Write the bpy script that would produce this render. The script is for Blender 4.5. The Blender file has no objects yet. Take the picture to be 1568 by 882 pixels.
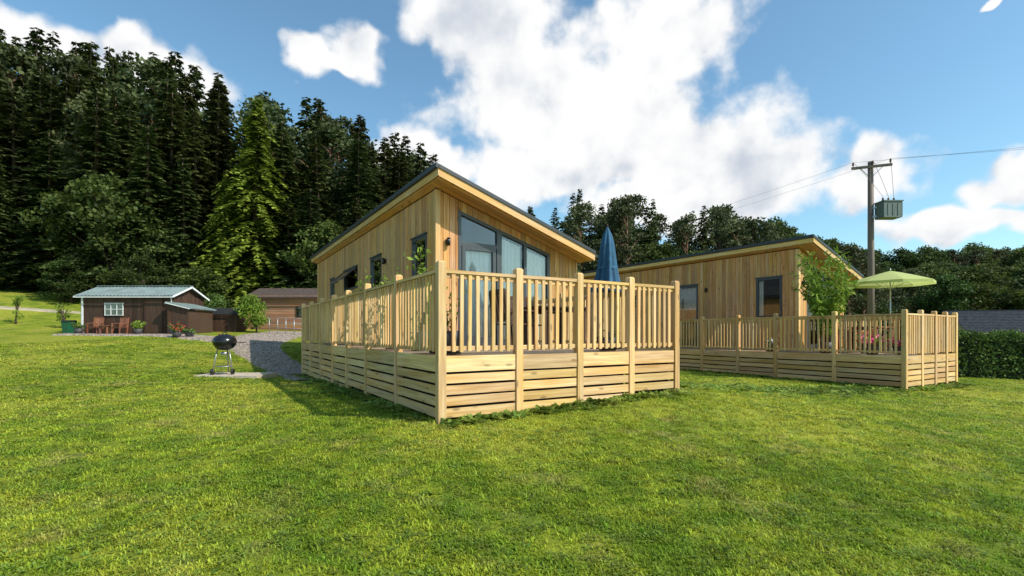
import bpy, math, random
import numpy as np
from mathutils import Vector, Matrix
random.seed(7); rng=np.random.default_rng(7)
S=bpy.context.scene
R=random.random
def U(a,b): return random.uniform(a,b)
DR=Vector((0.8535,0.521,0)); DR.normalize(); DL=Vector((-DR.y,DR.x,0))
ANG=math.atan2(DR.y,DR.x)

# ------------------------------------------------------------ node helpers
def nn(nt,t,**kw):
    n=nt.nodes.new(t)
    for k,v in kw.items(): setattr(n,k,v)
    return n
def setin(nt,sock,v):
    if hasattr(v,'is_output') or isinstance(v,bpy.types.NodeSocket): nt.links.new(v,sock)
    else:
        if isinstance(v,(tuple,list)) and sock.type=='RGBA' and len(v)==3: v=(*v,1)
        sock.default_value=v
def math_(nt,op,a,b=None,c=None,clamp=False):
    n=nn(nt,'ShaderNodeMath',operation=op); n.use_clamp=clamp
    setin(nt,n.inputs[0],a)
    if b is not None: setin(nt,n.inputs[1],b)
    if c is not None: setin(nt,n.inputs[2],c)
    return n.outputs[0]
def vmath(nt,op,a,b=None):
    n=nn(nt,'ShaderNodeVectorMath',operation=op)
    setin(nt,n.inputs[0],a)
    if b is not None: setin(nt,n.inputs[1],b)
    return n.outputs['Value'] if op in('LENGTH','DOT_PRODUCT','DISTANCE') else n.outputs['Vector']
def mixc(nt,f,a,b,mode='MIX'):
    n=nn(nt,'ShaderNodeMix',data_type='RGBA',blend_type=mode)
    setin(nt,n.inputs[0],f); setin(nt,n.inputs[6],a); setin(nt,n.inputs[7],b)
    return n.outputs[2]
def maprange(nt,v,a,b,c=0.0,d=1.0,interp='SMOOTHSTEP'):
    n=nn(nt,'ShaderNodeMapRange',interpolation_type=interp)
    setin(nt,n.inputs[0],v); n.inputs[1].default_value=a;n.inputs[2].default_value=b
    n.inputs[3].default_value=c;n.inputs[4].default_value=d
    return n.outputs[0]
def noise(nt,vec,scale,detail=4,rough=.55,dist=0):
    n=nn(nt,'ShaderNodeTexNoise')
    setin(nt,n.inputs['Vector'],vec); n.inputs['Scale'].default_value=scale
    n.inputs['Detail'].default_value=detail; n.inputs['Roughness'].default_value=rough; n.inputs['Distortion'].default_value=dist
    return n
def newmat(name):
    m=bpy.data.materials.new(name); m.use_nodes=True
    nt=m.node_tree; b=nt.nodes['Principled BSDF']; return m,nt,b
def plain(name,col,rough=.6,metal=0,var=.15,scale=8,bump=0,spec=.5):
    m,nt,b=newmat(name)
    tc=nn(nt,'ShaderNodeTexCoord'); n=noise(nt,tc.outputs['Object'],scale,5,.6)
    c=mixc(nt,maprange(nt,n.outputs[0],.3,.7),tuple(x*(1-var) for x in col),tuple(min(1,x*(1+var)) for x in col))
    nt.links.new(c,b.inputs['Base Color']); b.inputs['Roughness'].default_value=rough; b.inputs['Metallic'].default_value=metal
    b.inputs['Specular IOR Level'].default_value=spec
    if bump:
        bp=nn(nt,'ShaderNodeBump'); bp.inputs['Strength'].default_value=bump; bp.inputs['Distance'].default_value=.02
        nt.links.new(n.outputs[0],bp.inputs['Height']); nt.links.new(bp.outputs[0],b.inputs['Normal'])
    return m
def attr(nt,name): 
    a=nn(nt,'ShaderNodeAttribute'); a.attribute_name=name; return a.outputs['Fac']
def wood(name,c1,c2,rough=.65,knot=.5,weather=.25):
    m,nt,b=newmat(name)
    uv=nn(nt,'ShaderNodeUVMap'); uv.uv_map='UVMap'
    g=noise(nt,vmath(nt,'MULTIPLY',uv.outputs[0],(1.3,26,1)),1,6,.6,.4)
    g2=noise(nt,vmath(nt,'MULTIPLY',uv.outputs[0],(.5,4,1)),1,3,.5)
    c=mixc(nt,maprange(nt,g.outputs[0],.3,.72),c1,c2)
    v=nn(nt,'ShaderNodeTexVoronoi'); nt.links.new(vmath(nt,'MULTIPLY',uv.outputs[0],(2.4,7,1)),v.inputs['Vector']); v.inputs['Scale'].default_value=1
    k=maprange(nt,v.outputs['Distance'],.07,.18,knot,0)
    c=mixc(nt,k,c,tuple(x*.25 for x in c1))
    geo=nn(nt,'ShaderNodeNewGeometry'); w=noise(nt,geo.outputs['Position'],1.1,5,.6)
    grey=tuple(sum(c1)/3*q for q in(1.0,.93,.82))
    c=mixc(nt,math_(nt,'MULTIPLY',maprange(nt,w.outputs[0],.42,.7),weather),c,grey)
    h=nn(nt,'ShaderNodeHueSaturation'); nt.links.new(c,h.inputs['Color'])
    r=attr(nt,'rnd')
    nt.links.new(maprange(nt,r,0,1,.76,1.18,'LINEAR'),h.inputs['Value'])
    nt.links.new(maprange(nt,math_(nt,'FRACT',math_(nt,'MULTIPLY',r,7.3)),0,1,.489,.506,'LINEAR'),h.inputs['Hue'])
    nt.links.new(maprange(nt,g2.outputs[0],.3,.7,.88,1.08),h.inputs['Saturation'])
    nt.links.new(h.outputs[0],b.inputs['Base Color']); b.inputs['Roughness'].default_value=rough
    b.inputs['Specular IOR Level'].default_value=.25
    bp=nn(nt,'ShaderNodeBump'); bp.inputs['Strength'].default_value=.25; bp.inputs['Distance'].default_value=.004
    nt.links.new(g.outputs[0],bp.inputs['Height']); nt.links.new(bp.outputs[0],b.inputs['Normal'])
    return m
def leafmat(name,dark,light,trans=.3,objvar=True,noisescale=.35):
    m,nt,b=newmat(name)
    r=attr(nt,'rnd')
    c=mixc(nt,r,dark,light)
    oi=nn(nt,'ShaderNodeObjectInfo')
    geo=nn(nt,'ShaderNodeNewGeometry'); n=noise(nt,geo.outputs['Position'],noisescale,2,.6)
    h=nn(nt,'ShaderNodeHueSaturation'); nt.links.new(c,h.inputs['Color'])
    v=maprange(nt,n.outputs[0],.3,.7,.72,1.3)
    if objvar:
        v=math_(nt,'MULTIPLY',v,maprange(nt,oi.outputs['Random'],0,1,.7,1.35,'LINEAR'))
        nt.links.new(maprange(nt,math_(nt,'FRACT',math_(nt,'MULTIPLY',oi.outputs['Random'],13.7)),0,1,.455,.51,'LINEAR'),h.inputs['Hue'])
    nt.links.new(v,h.inputs['Value'])
    nt.links.new(h.outputs[0],b.inputs['Base Color']); b.inputs['Roughness'].default_value=.6; b.inputs['Specular IOR Level'].default_value=.2
    t=nn(nt,'ShaderNodeBsdfTranslucent'); nt.links.new(h.outputs[0],t.inputs[0])
    mx=nn(nt,'ShaderNodeMixShader'); mx.inputs[0].default_value=trans
    nt.links.new(b.outputs[0],mx.inputs[1]); nt.links.new(t.outputs[0],mx.inputs[2])
    nt.links.new(mx.outputs[0],nt.nodes['Material Output'].inputs[0])
    return m

# ------------------------------------------------------------ mesh builder
class MB:
    def __init__(s): s.v=[];s.f=[];s.uv=[];s.r=[];s.m=[];s.sm=[];s.mats=[]
    def mi(s,mat):
        if mat not in s.mats: s.mats.append(mat)
        return s.mats.index(mat)
    def face(s,idx,mat,r=0.5,uv=None,smooth=False):
        s.f.append(idx); s.m.append(s.mi(mat)); s.r.append(r); s.sm.append(smooth)
        s.uv.append(uv if uv else [(0,0)]*len(idx))
    def hexa(s,c,mat,axis=None,r=None):
        c=[Vector(p) for p in c]; b=len(s.v); s.v+= [tuple(p) for p in c]
        if r is None: r=R()
        if axis is None:
            e=[(c[1]-c[0]),(c[3]-c[0]),(c[4]-c[0])]
            d=max(e,key=lambda q:q.length).normalized()
        else: d=Vector(axis).normalized()
        o1=Vector((1,0,0)) if abs(d.x)<.6 else Vector((0,1,0))
        p1=d.cross(o1).normalized(); p2=d.cross(p1)
        ou,ov=U(0,50),U(0,50)
        uv=[(p.dot(d)+ou,p.dot(p1)+p.dot(p2)+ov) for p in c]
        for q in((3,2,1,0),(4,5,6,7),(0,1,5,4),(1,2,6,5),(2,3,7,6),(3,0,4,7)):
            s.face([b+i for i in q],mat,r,[uv[i] for i in q])
    def box(s,a,b,mat,axis=None,r=None):
        x0,y0,z0=a;x1,y1,z1=b
        s.hexa([(x0,y0,z0),(x1,y0,z0),(x1,y1,z0),(x0,y1,z0),(x0,y0,z1),(x1,y0,z1),(x1,y1,z1),(x0,y1,z1)],mat,axis,r)
    def beam(s,p0,p1,w,h,mat,up=(0,0,1)):
        p0=Vector(p0);p1=Vector(p1);d=(p1-p0).normalized();u=Vector(up)
        if abs(d.dot(u))>.99:u=Vector((0,1,0))
        sd=d.cross(u).normalized()*w/2;u=sd.cross(d).normalized()*h/2
        s.hexa([p0-sd-u,p0+sd-u,p1+sd-u,p1-sd-u,p0-sd+u,p0+sd+u,p1+sd+u,p1-sd+u],mat,d)
    def tube(s,pts,rad,mat,seg=8,smooth=True,cap=True):
        pts=[Vector(p) for p in pts]; b=len(s.v); n=len(pts); r0=R()
        for i,p in enumerate(pts):
            d=(pts[min(i+1,n-1)]-pts[max(i-1,0)]).normalized()
            o=Vector((0,0,1)) if abs(d.z)<.9 else Vector((1,0,0))
            a=d.cross(o).normalized();c=d.cross(a)
            rr=rad[i] if hasattr(rad,'__len__') else rad
            for k in range(seg):
                t=2*math.pi*k/seg; s.v.append(tuple(p+a*rr*math.cos(t)+c*rr*math.sin(t)))
        for i in range(n-1):
            for k in range(seg):
                k2=(k+1)%seg
                s.face([b+i*seg+k,b+i*seg+k2,b+(i+1)*seg+k2,b+(i+1)*seg+k],mat,r0,[(i*.3,k/seg),(i*.3,(k+1)/seg),(i*.3+.3,(k+1)/seg),(i*.3+.3,k/seg)],smooth)
        if cap:
            s.face([b+k for k in range(seg)][::-1],mat,r0); s.face([b+(n-1)*seg+k for k in range(seg)],mat,r0)
    def lathe(s,prof,c,mat,seg=20,mod=None,smooth=True,cap=False):
        b=len(s.v); n=len(prof)
        for i,(r,z) in enumerate(prof):
            for k in range(seg):
                t=2*math.pi*k/seg; q=r*(mod(i,t) if mod else 1)
                s.v.append((c[0]+q*math.cos(t),c[1]+q*math.sin(t),c[2]+z))
        for i in range(n-1):
            for k in range(seg):
                k2=(k+1)%seg
                s.face([b+i*seg+k,b+i*seg+k2,b+(i+1)*seg+k2,b+(i+1)*seg+k],mat,.5,None,smooth)
        if cap:
            s.face([b+k for k in range(seg)][::-1],mat); s.face([b+(n-1)*seg+k for k in range(seg)],mat)
    def quads(s,V,mat,rn):
        b=len(s.v); n=len(V)//4
        s.v+= [tuple(p) for p in V.tolist()]
        mi=s.mi(mat)
        for i in range(n):
            s.f.append([b+4*i,b+4*i+1,b+4*i+2,b+4*i+3])
        s.m+=[mi]*n; s.r+=list(rn); s.sm+=[False]*n; s.uv+=[[(0,0)]*4]*n
    def mesh(s,name):
        me=bpy.data.meshes.new(name); me.from_pydata(s.v,[],s.f)
        for m in s.mats: me.materials.append(m)
        me.polygons.foreach_set('material_index',s.m)
        me.polygons.foreach_set('use_smooth',s.sm)
        a=me.attributes.new('rnd','FLOAT','FACE'); a.data.foreach_set('value',s.r)
        uvl=me.uv_layers.new(name='UVMap')
        uvl.data.foreach_set('uv',[c for f in s.uv for p in f for c in p])
        me.update(); return me
    def obj(s,name,parent=None,loc=None,rot=0):
        o=bpy.data.objects.new(name,s.mesh(name)); S.collection.objects.link(o)
        if parent: o.parent=parent
        if loc is not None: o.location=loc
        o.rotation_euler[2]=rot
        return o
def empty(name,loc=(0,0,0),rot=0):
    e=bpy.data.objects.new(name,None); e.empty_display_size=.3; S.collection.objects.link(e)
    e.location=loc; e.rotation_euler[2]=rot; return e
def leafq(C,D,Sd,L,W):
    L=np.asarray(L)[:,None];W=np.asarray(W)[:,None]
    a=C; b=C+D*L*.45+Sd*W*.5; c=C+D*L; d=C+D*L*.45-Sd*W*.5
    return np.stack([a,b,c,d],1).reshape(-1,3)
def nrm(a): return a/np.maximum(1e-9,np.linalg.norm(a,axis=1,keepdims=True))
def randleaf(C,L,W,updir=None,bias=0.0):
    n=len(C); D=nrm(rng.normal(size=(n,3))+ (0 if updir is None else updir*bias)); X=nrm(np.cross(D,rng.normal(size=(n,3))))
    return leafq(C,D,X,L,W)

# ------------------------------------------------------------ terrain
CP=np.array([(0,-12,-1.6),(-14,-10,-1.5),(14,-10,-1.9),(0,0,-1.48),(0,3,-1.33),(-4,3,-1.33),(5,3,-1.5),
(-.85,5.9,-1.06),(.1,6.5,-1.03),(2.65,8,-.95),(-2.4,8.7,-1.09),(-6.1,14.5,-1.25),(-1,12,-1.05),(9.4,11.9,-1.37),(12,13.5,-1.38),(6,17.6,-1.3),(5.5,10,-1.2),
(-7.4,12.5,-1.1),(16,16,-1.45),(28,16,-1.9),(12,5,-1.75),(25,4,-2.2),(-12,7,-1.15),(-12,15,-.85),(-22,25,0),(-16,25,-.03),(-19,22,-.25),(-19,28,.1),
(-26,25,-.02),(-14,31,.28),(-11,25,-.3),(-28,28.5,.75),(-34,31,2.0),(-26,33,1.2),(-3,28,-.5),(14,28,-1.3),(-25,12,-.75),(-40,15,-.3),(-36,25,.5),
(-40,45,4.5),(-20,45,3.5),(0,42,.5),(0,70,2),(40,70,-2),(60,40,-3),(-60,35,4.0),(-80,80,13),(0,120,5),(80,90,-1),(105,150,7),(160,150,7),(-150,150,28),
(100,220,10),(220,220,10),(0,260,16),(-60,-40,-2),(60,-40,-4),(300,0,-4),(-300,0,5),(400,500,15),(-400,500,40),(0,600,20),(300,150,6),(-300,-60,0),(300,-60,-5)],float)
def _phi(r2): return np.where(r2>1e-12,.5*r2*np.log(np.maximum(r2,1e-12)),0)
_s=20.0
_P=CP[:,:2]/_s; _n=len(CP)
_K=_phi(((_P[:,None]-_P[None])**2).sum(-1))+np.eye(_n)*.0008
_A=np.zeros((_n+3,_n+3)); _A[:_n,:_n]=_K; _A[:_n,_n]=1; _A[:_n,_n+1:]=_P; _A[_n:,:_n]=_A[:_n,_n:].T
_w=np.linalg.solve(_A,np.concatenate([CP[:,2],[0,0,0]]))
def gz(x,y):
    x=np.atleast_1d(np.asarray(x,float))/_s; y=np.atleast_1d(np.asarray(y,float))/_s
    o=_w[_n]+_w[_n+1]*x+_w[_n+2]*y
    for i in range(_n): o=o+_w[i]*_phi((x-_P[i,0])**2+(y-_P[i,1])**2)
    return o
def g1(x,y): return float(gz(x,y)[0])

def grasscol(nt):
    geo=nn(nt,'ShaderNodeNewGeometry'); p=geo.outputs['Position']
    a=noise(nt,p,.33,3,.6); b=noise(nt,p,1.9,4,.7,.3); c=noise(nt,p,6,3,.65)
    col=mixc(nt,maprange(nt,b.outputs[0],.36,.64),(.135,.205,.015),(.28,.32,.026))
    col=mixc(nt,maprange(nt,a.outputs[0],.42,.60,0,.8),col,(.37,.37,.042))
    m=math_(nt,'MULTIPLY',maprange(nt,noise(nt,p,1.5,5,.75).outputs[0],.53,.68),.62)
    col=mixc(nt,m,col,(.42,.32,.11))
    col=mixc(nt,maprange(nt,c.outputs[0],.48,.68,0,.55),col,(.08,.155,.013))
    return col
M={}
m,nt,b=newmat('grass_ground')
gc=grasscol(nt)
geo=nn(nt,'ShaderNodeNewGeometry')
fine=noise(nt,geo.outputs['Position'],45,5,.7)
gc=mixc(nt,maprange(nt,fine.outputs[0],.38,.62),mixc(nt,.5,gc,(.05,.05,.012)),gc)
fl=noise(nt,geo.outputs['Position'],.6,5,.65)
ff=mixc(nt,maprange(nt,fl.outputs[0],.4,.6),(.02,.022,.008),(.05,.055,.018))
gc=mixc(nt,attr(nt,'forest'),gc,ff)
nt.links.new(gc,b.inputs['Base Color']); b.inputs['Roughness'].default_value=.9; b.inputs['Specular IOR Level'].default_value=.1
bp=nn(nt,'ShaderNodeBump'); bp.inputs['Strength'].default_value=.7; bp.inputs['Distance'].default_value=.03
nt.links.new(fine.outputs[0],bp.inputs['Height']); nt.links.new(bp.outputs[0],b.inputs['Normal'])
M['ground']=m
m,nt,b=newmat('grass_blade')
gc=grasscol(nt); h=nn(nt,'ShaderNodeHueSaturation'); nt.links.new(gc,h.inputs['Color'])
oi=nn(nt,'ShaderNodeObjectInfo')
nt.links.new(maprange(nt,math_(nt,'ADD',math_(nt,'MULTIPLY',attr(nt,'rnd'),.5),math_(nt,'MULTIPLY',oi.outputs['Random'],.5)),0,1,.65,2.15,'LINEAR'),h.inputs['Value'])
nt.links.new(maprange(nt,oi.outputs['Random'],0,1,.482,.512,'LINEAR'),h.inputs['Hue'])
nt.links.new(h.outputs[0],b.inputs['Base Color']); b.inputs['Roughness'].default_value=.55; b.inputs['Specular IOR Level'].default_value=.2
t=nn(nt,'ShaderNodeBsdfTranslucent'); nt.links.new(h.outputs[0],t.inputs[0]); mx=nn(nt,'ShaderNodeMixShader'); mx.inputs[0].default_value=.38
nt.links.new(b.outputs[0],mx.inputs[1]); nt.links.new(t.outputs[0],mx.inputs[2]); nt.links.new(mx.outputs[0],nt.nodes['Material Output'].inputs[0])
M['blade']=m
M['weed']=leafmat('weed_leaf',(.09,.17,.02),(.22,.32,.055),.3)
M['deckwood']=wood('pine_decking_timber',(.56,.325,.115),(.80,.535,.235),knot=.55,weather=.08)
M['clad']=wood('larch_cladding',(.50,.245,.078),(.72,.41,.155),knot=.7,weather=.08)
M['fascia']=wood('fascia_timber',(.64,.38,.13),(.82,.55,.22),knot=.3,weather=.05)
M['floor']=wood('deck_floor_timber',(.33,.22,.13),(.45,.32,.19),knot=.3,weather=.5)
M['darkwood']=wood('dark_stained_timber',(.055,.029,.018),(.092,.049,.030),knot=.2,weather=.12)
M['log']=wood('log_timber',(.34,.16,.075),(.48,.24,.115),knot=.3,weather=.2)
M['redwood']=wood('reddish_chair_timber',(.22,.085,.042),(.31,.12,.06),knot=.1,weather=.1)
M['pole']=wood('weathered_pole_timber',(.15,.11,.08),(.24,.19,.14),knot=.1,weather=.6)
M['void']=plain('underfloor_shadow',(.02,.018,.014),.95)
M['roof']=plain('charcoal_roof_felt',(.035,.036,.038),.8,bump=.3,scale=20)
M['trim']=plain('charcoal_trim',(.03,.032,.035),.45)
M['frame']=plain('anthracite_window_frame',(.055,.06,.065),.35,var=.08)
M['white']=plain('white_paint',(.75,.75,.72),.5,var=.06)
M['curtain']=plain('white_curtain_fabric',(.85,.84,.81),.9,var=.04)
M['inner']=plain('interior_plaster',(.35,.3,.24),.9)
M['black']=plain('black_enamel',(.012,.012,.013),.22)
M['metal']=plain('galvanised_metal',(.4,.4,.4),.4,.8)
M['tin']=plain('green_grey_sheet_roof',(.17,.215,.20),.6,.0,var=.2,scale=2,spec=.3)
M['tile']=plain('brown_roof_tile',(.11,.075,.06),.85,var=.35,scale=9,bump=.5)
M['slate']=plain('slate_roof',(.035,.039,.046),.9,var=.35,scale=4,spec=.1)
M['transf']=plain('transformer_grey_green_paint',(.12,.15,.135),.5)
M['ceram']=plain('brown_ceramic',(.12,.06,.04),.3)
M['pot']=plain('dark_pot',(.05,.045,.045),.6)
M['terra']=plain('terracotta',(.35,.14,.07),.8)
M['bluecloth']=plain('blue_parasol_fabric',(.018,.085,.16),.8,var=.2)
M['bin']=plain('green_plastic',(.015,.10,.05),.4)
M['slab']=plain('concrete_slab',(.50,.41,.31),.9,var=.2,bump=.4)
M['dirt']=plain('pale_dirt',(.36,.30,.19),.95,var=.25,scale=2,bump=.4)
M['bark']=plain('bark',(.09,.06,.04),.95,var=.4,scale=3,bump=.6)
M['pinebark']=plain('pine_bark_reddish',(.20,.10,.06),.95,var=.4,scale=2)
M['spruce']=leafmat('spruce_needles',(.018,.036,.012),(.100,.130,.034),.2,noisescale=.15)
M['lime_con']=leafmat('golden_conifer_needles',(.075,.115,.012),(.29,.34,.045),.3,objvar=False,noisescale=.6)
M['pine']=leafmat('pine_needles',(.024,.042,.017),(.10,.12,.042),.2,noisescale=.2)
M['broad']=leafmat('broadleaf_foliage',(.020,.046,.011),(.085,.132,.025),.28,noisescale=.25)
M['brightleaf']=leafmat('bright_leaves',(.10,.19,.02),(.32,.42,.06),.4,objvar=False)
M['hedge']=leafmat('hedge_leaves',(.03,.07,.014),(.15,.22,.045),.25,objvar=False,noisescale=1.5)
M['hedgecore']=plain('hedge_dark_core',(.012,.018,.007),.95)  # near-black colour for the solid blocks behind the hedge leaves
M['pink']=plain('pink_petals',(.8,.06,.28),.6,var=.3)
M['red']=plain('red_petals',(.6,.03,.03),.6,var=.3)
m,nt,b=newmat('lime_parasol_fabric'); b.inputs['Base Color'].default_value=(.48,.62,.17,1); b.inputs['Roughness'].default_value=.8
tc=nn(nt,'ShaderNodeTexCoord'); c=mixc(nt,noise(nt,tc.outputs['Object'],60,3).outputs[0],(.54,.62,.20),(.68,.74,.29)); nt.links.new(c,b.inputs['Base Color'])
t=nn(nt,'ShaderNodeBsdfTranslucent'); nt.links.new(c,t.inputs[0]); mx=nn(nt,'ShaderNodeMixShader'); mx.inputs[0].default_value=.4
nt.links.new(b.outputs[0],mx.inputs[1]); nt.links.new(t.outputs[0],mx.inputs[2]); nt.links.new(mx.outputs[0],nt.nodes['Material Output'].inputs[0]); M['limecloth']=m
m,nt,b=newmat('window_glass'); nt.nodes.remove(b)
tr=nn(nt,'ShaderNodeBsdfTransparent'); tr.inputs[0].default_value=(.97,.985,.98,1); gl=nn(nt,'ShaderNodeBsdfGlossy'); gl.inputs['Roughness'].default_value=.01
fr=nn(nt,'ShaderNodeFresnel'); fr.inputs[0].default_value=1.5
gf=math_(nt,'ADD',math_(nt,'MULTIPLY',fr.outputs[0],1.0),.03,clamp=True)
mx=nn(nt,'ShaderNodeMixShader'); nt.links.new(gf,mx.inputs[0]); nt.links.new(tr.outputs[0],mx.inputs[1]); nt.links.new(gl.outputs[0],mx.inputs[2])
nt.links.new(mx.outputs[0],nt.nodes['Material Output'].inputs[0]); M['glass']=m
m,nt,b=newmat('gravel')
geo=nn(nt,'ShaderNodeNewGeometry'); v=nn(nt,'ShaderNodeTexVoronoi'); v.inputs['Scale'].default_value=15; nt.links.new(geo.outputs['Position'],v.inputs['Vector'])
sp=nn(nt,'ShaderNodeSeparateColor'); nt.links.new(v.outputs['Color'],sp.inputs[0])
c=mixc(nt,sp.outputs[0],(.29,.225,.18),(.66,.53,.44)); c=mixc(nt,maprange(nt,v.outputs['Distance'],.35,.7),c,(.14,.11,.085))
c=mixc(nt,maprange(nt,noise(nt,geo.outputs['Position'],1.7,5,.7).outputs[0],.50,.68,0,.6),c,(.24,.21,.10))
nt.links.new(c,b.inputs['Base Color']); b.inputs['Roughness'].default_value=.95; b.inputs['Specular IOR Level'].default_value=.15
bp=nn(nt,'ShaderNodeBump'); bp.inputs['Strength'].default_value=.9; bp.inputs['Distance'].default_value=.03; bp.invert=True
nt.links.new(v.outputs['Distance'],bp.inputs['Height']); nt.links.new(bp.outputs[0],b.inputs['Normal']); M['gravel']=m

# ------------------------------------------------------------ ground mesh
def axis(n,ext,c): 
    u=np.linspace(-1,1,n); return c+ext*np.sinh(4.6*u)/math.sinh(4.6)
xs=axis(301,620,0); ys=axis(301,620,12)
GX,GY=np.meshgrid(xs,ys); X=GX.ravel();Y=GY.ravel()
Z=gz(X,Y)
def sst(a,b,x): t=np.clip((x-a)/(b-a),0,1); return t*t*(3-2*t)
nx=len(xs)
ii,jj=np.meshgrid(np.arange(nx-1),np.arange(len(ys)-1)); i0=(jj*nx+ii).ravel()
F=np.stack([i0,i0+1,i0+nx+1,i0+nx],1)
me=bpy.data.meshes.new('ground'); me.from_pydata(np.stack([X,Y,Z],1).tolist(),[],F.tolist())
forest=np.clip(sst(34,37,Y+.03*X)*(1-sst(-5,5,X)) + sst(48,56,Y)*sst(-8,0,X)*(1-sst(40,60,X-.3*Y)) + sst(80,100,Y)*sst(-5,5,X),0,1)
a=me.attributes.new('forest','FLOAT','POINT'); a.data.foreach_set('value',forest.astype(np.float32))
me.materials.append(M['ground']); me.polygons.foreach_set('use_smooth',[True]*len(F)); me.update()
go=bpy.data.objects.new('ground',me); S.collection.objects.link(go)

# ------------------------------------------------------------ path
def strip(name,pts,wid,mat,dz=.03):
    P=[Vector(p) for p in pts]; 
    out=[];ws=[]
    for i in range(len(P)-1):
        p0=P[max(i-1,0)];p1=P[i];p2=P[i+1];p3=P[min(i+2,len(P)-1)]
        for k in range(12):
            t=k/12; out.append(.5*((2*p1)+(p2-p0)*t+(2*p0-5*p1+4*p2-p3)*t*t+(3*p1-p0-3*p2+p3)*t**3)); ws.append(wid[i]*(1-t)+wid[i+1]*t)
    out.append(P[-1]); ws.append(wid[-1])
    mb=MB(); n=9
    for i,p in enumerate(out):
        d=(out[min(i+1,len(out)-1)]-out[max(i-1,0)]).normalized(); s=Vector((d.y,-d.x))
        for k in range(n):
            t=(k/(n-1)-.5); jit=U(-.10,.10) if k in(0,n-1) else 0
            q=p+s*(t*ws[i]+jit); mb.v.append((q.x,q.y,g1(q.x,q.y)+(dz if 0<k<n-1 else -.01)))
    for i in range(len(out)-1):
        for k in range(n-1): mb.face([i*n+k,i*n+k+1,(i+1)*n+k+1,(i+1)*n+k],mat,.5,None,True)
    mb.obj(name); return [(p.x,p.y) for p in out],ws
pathA=strip('gravel_path',[(-5.0,12.2),(-6.4,14.8),(-8.8,18),(-11.2,21.5),(-12.4,25),(-12.8,29)],[.7,1.4,1.7,2.2,3,3],M['gravel'])
pathB=strip('gravel_path',[(-11.2,22.2),(-14,23.0),(-17,23.8),(-22,24.2)],[2.2,1.8,1.2,1.0],M['gravel'],.045)
strip('dirt_track',[(-45,27.5),(-36,29.0),(-30,31),(-25,33.5)],[.9,.9,.8,.7],M['dirt'],.03)

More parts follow.
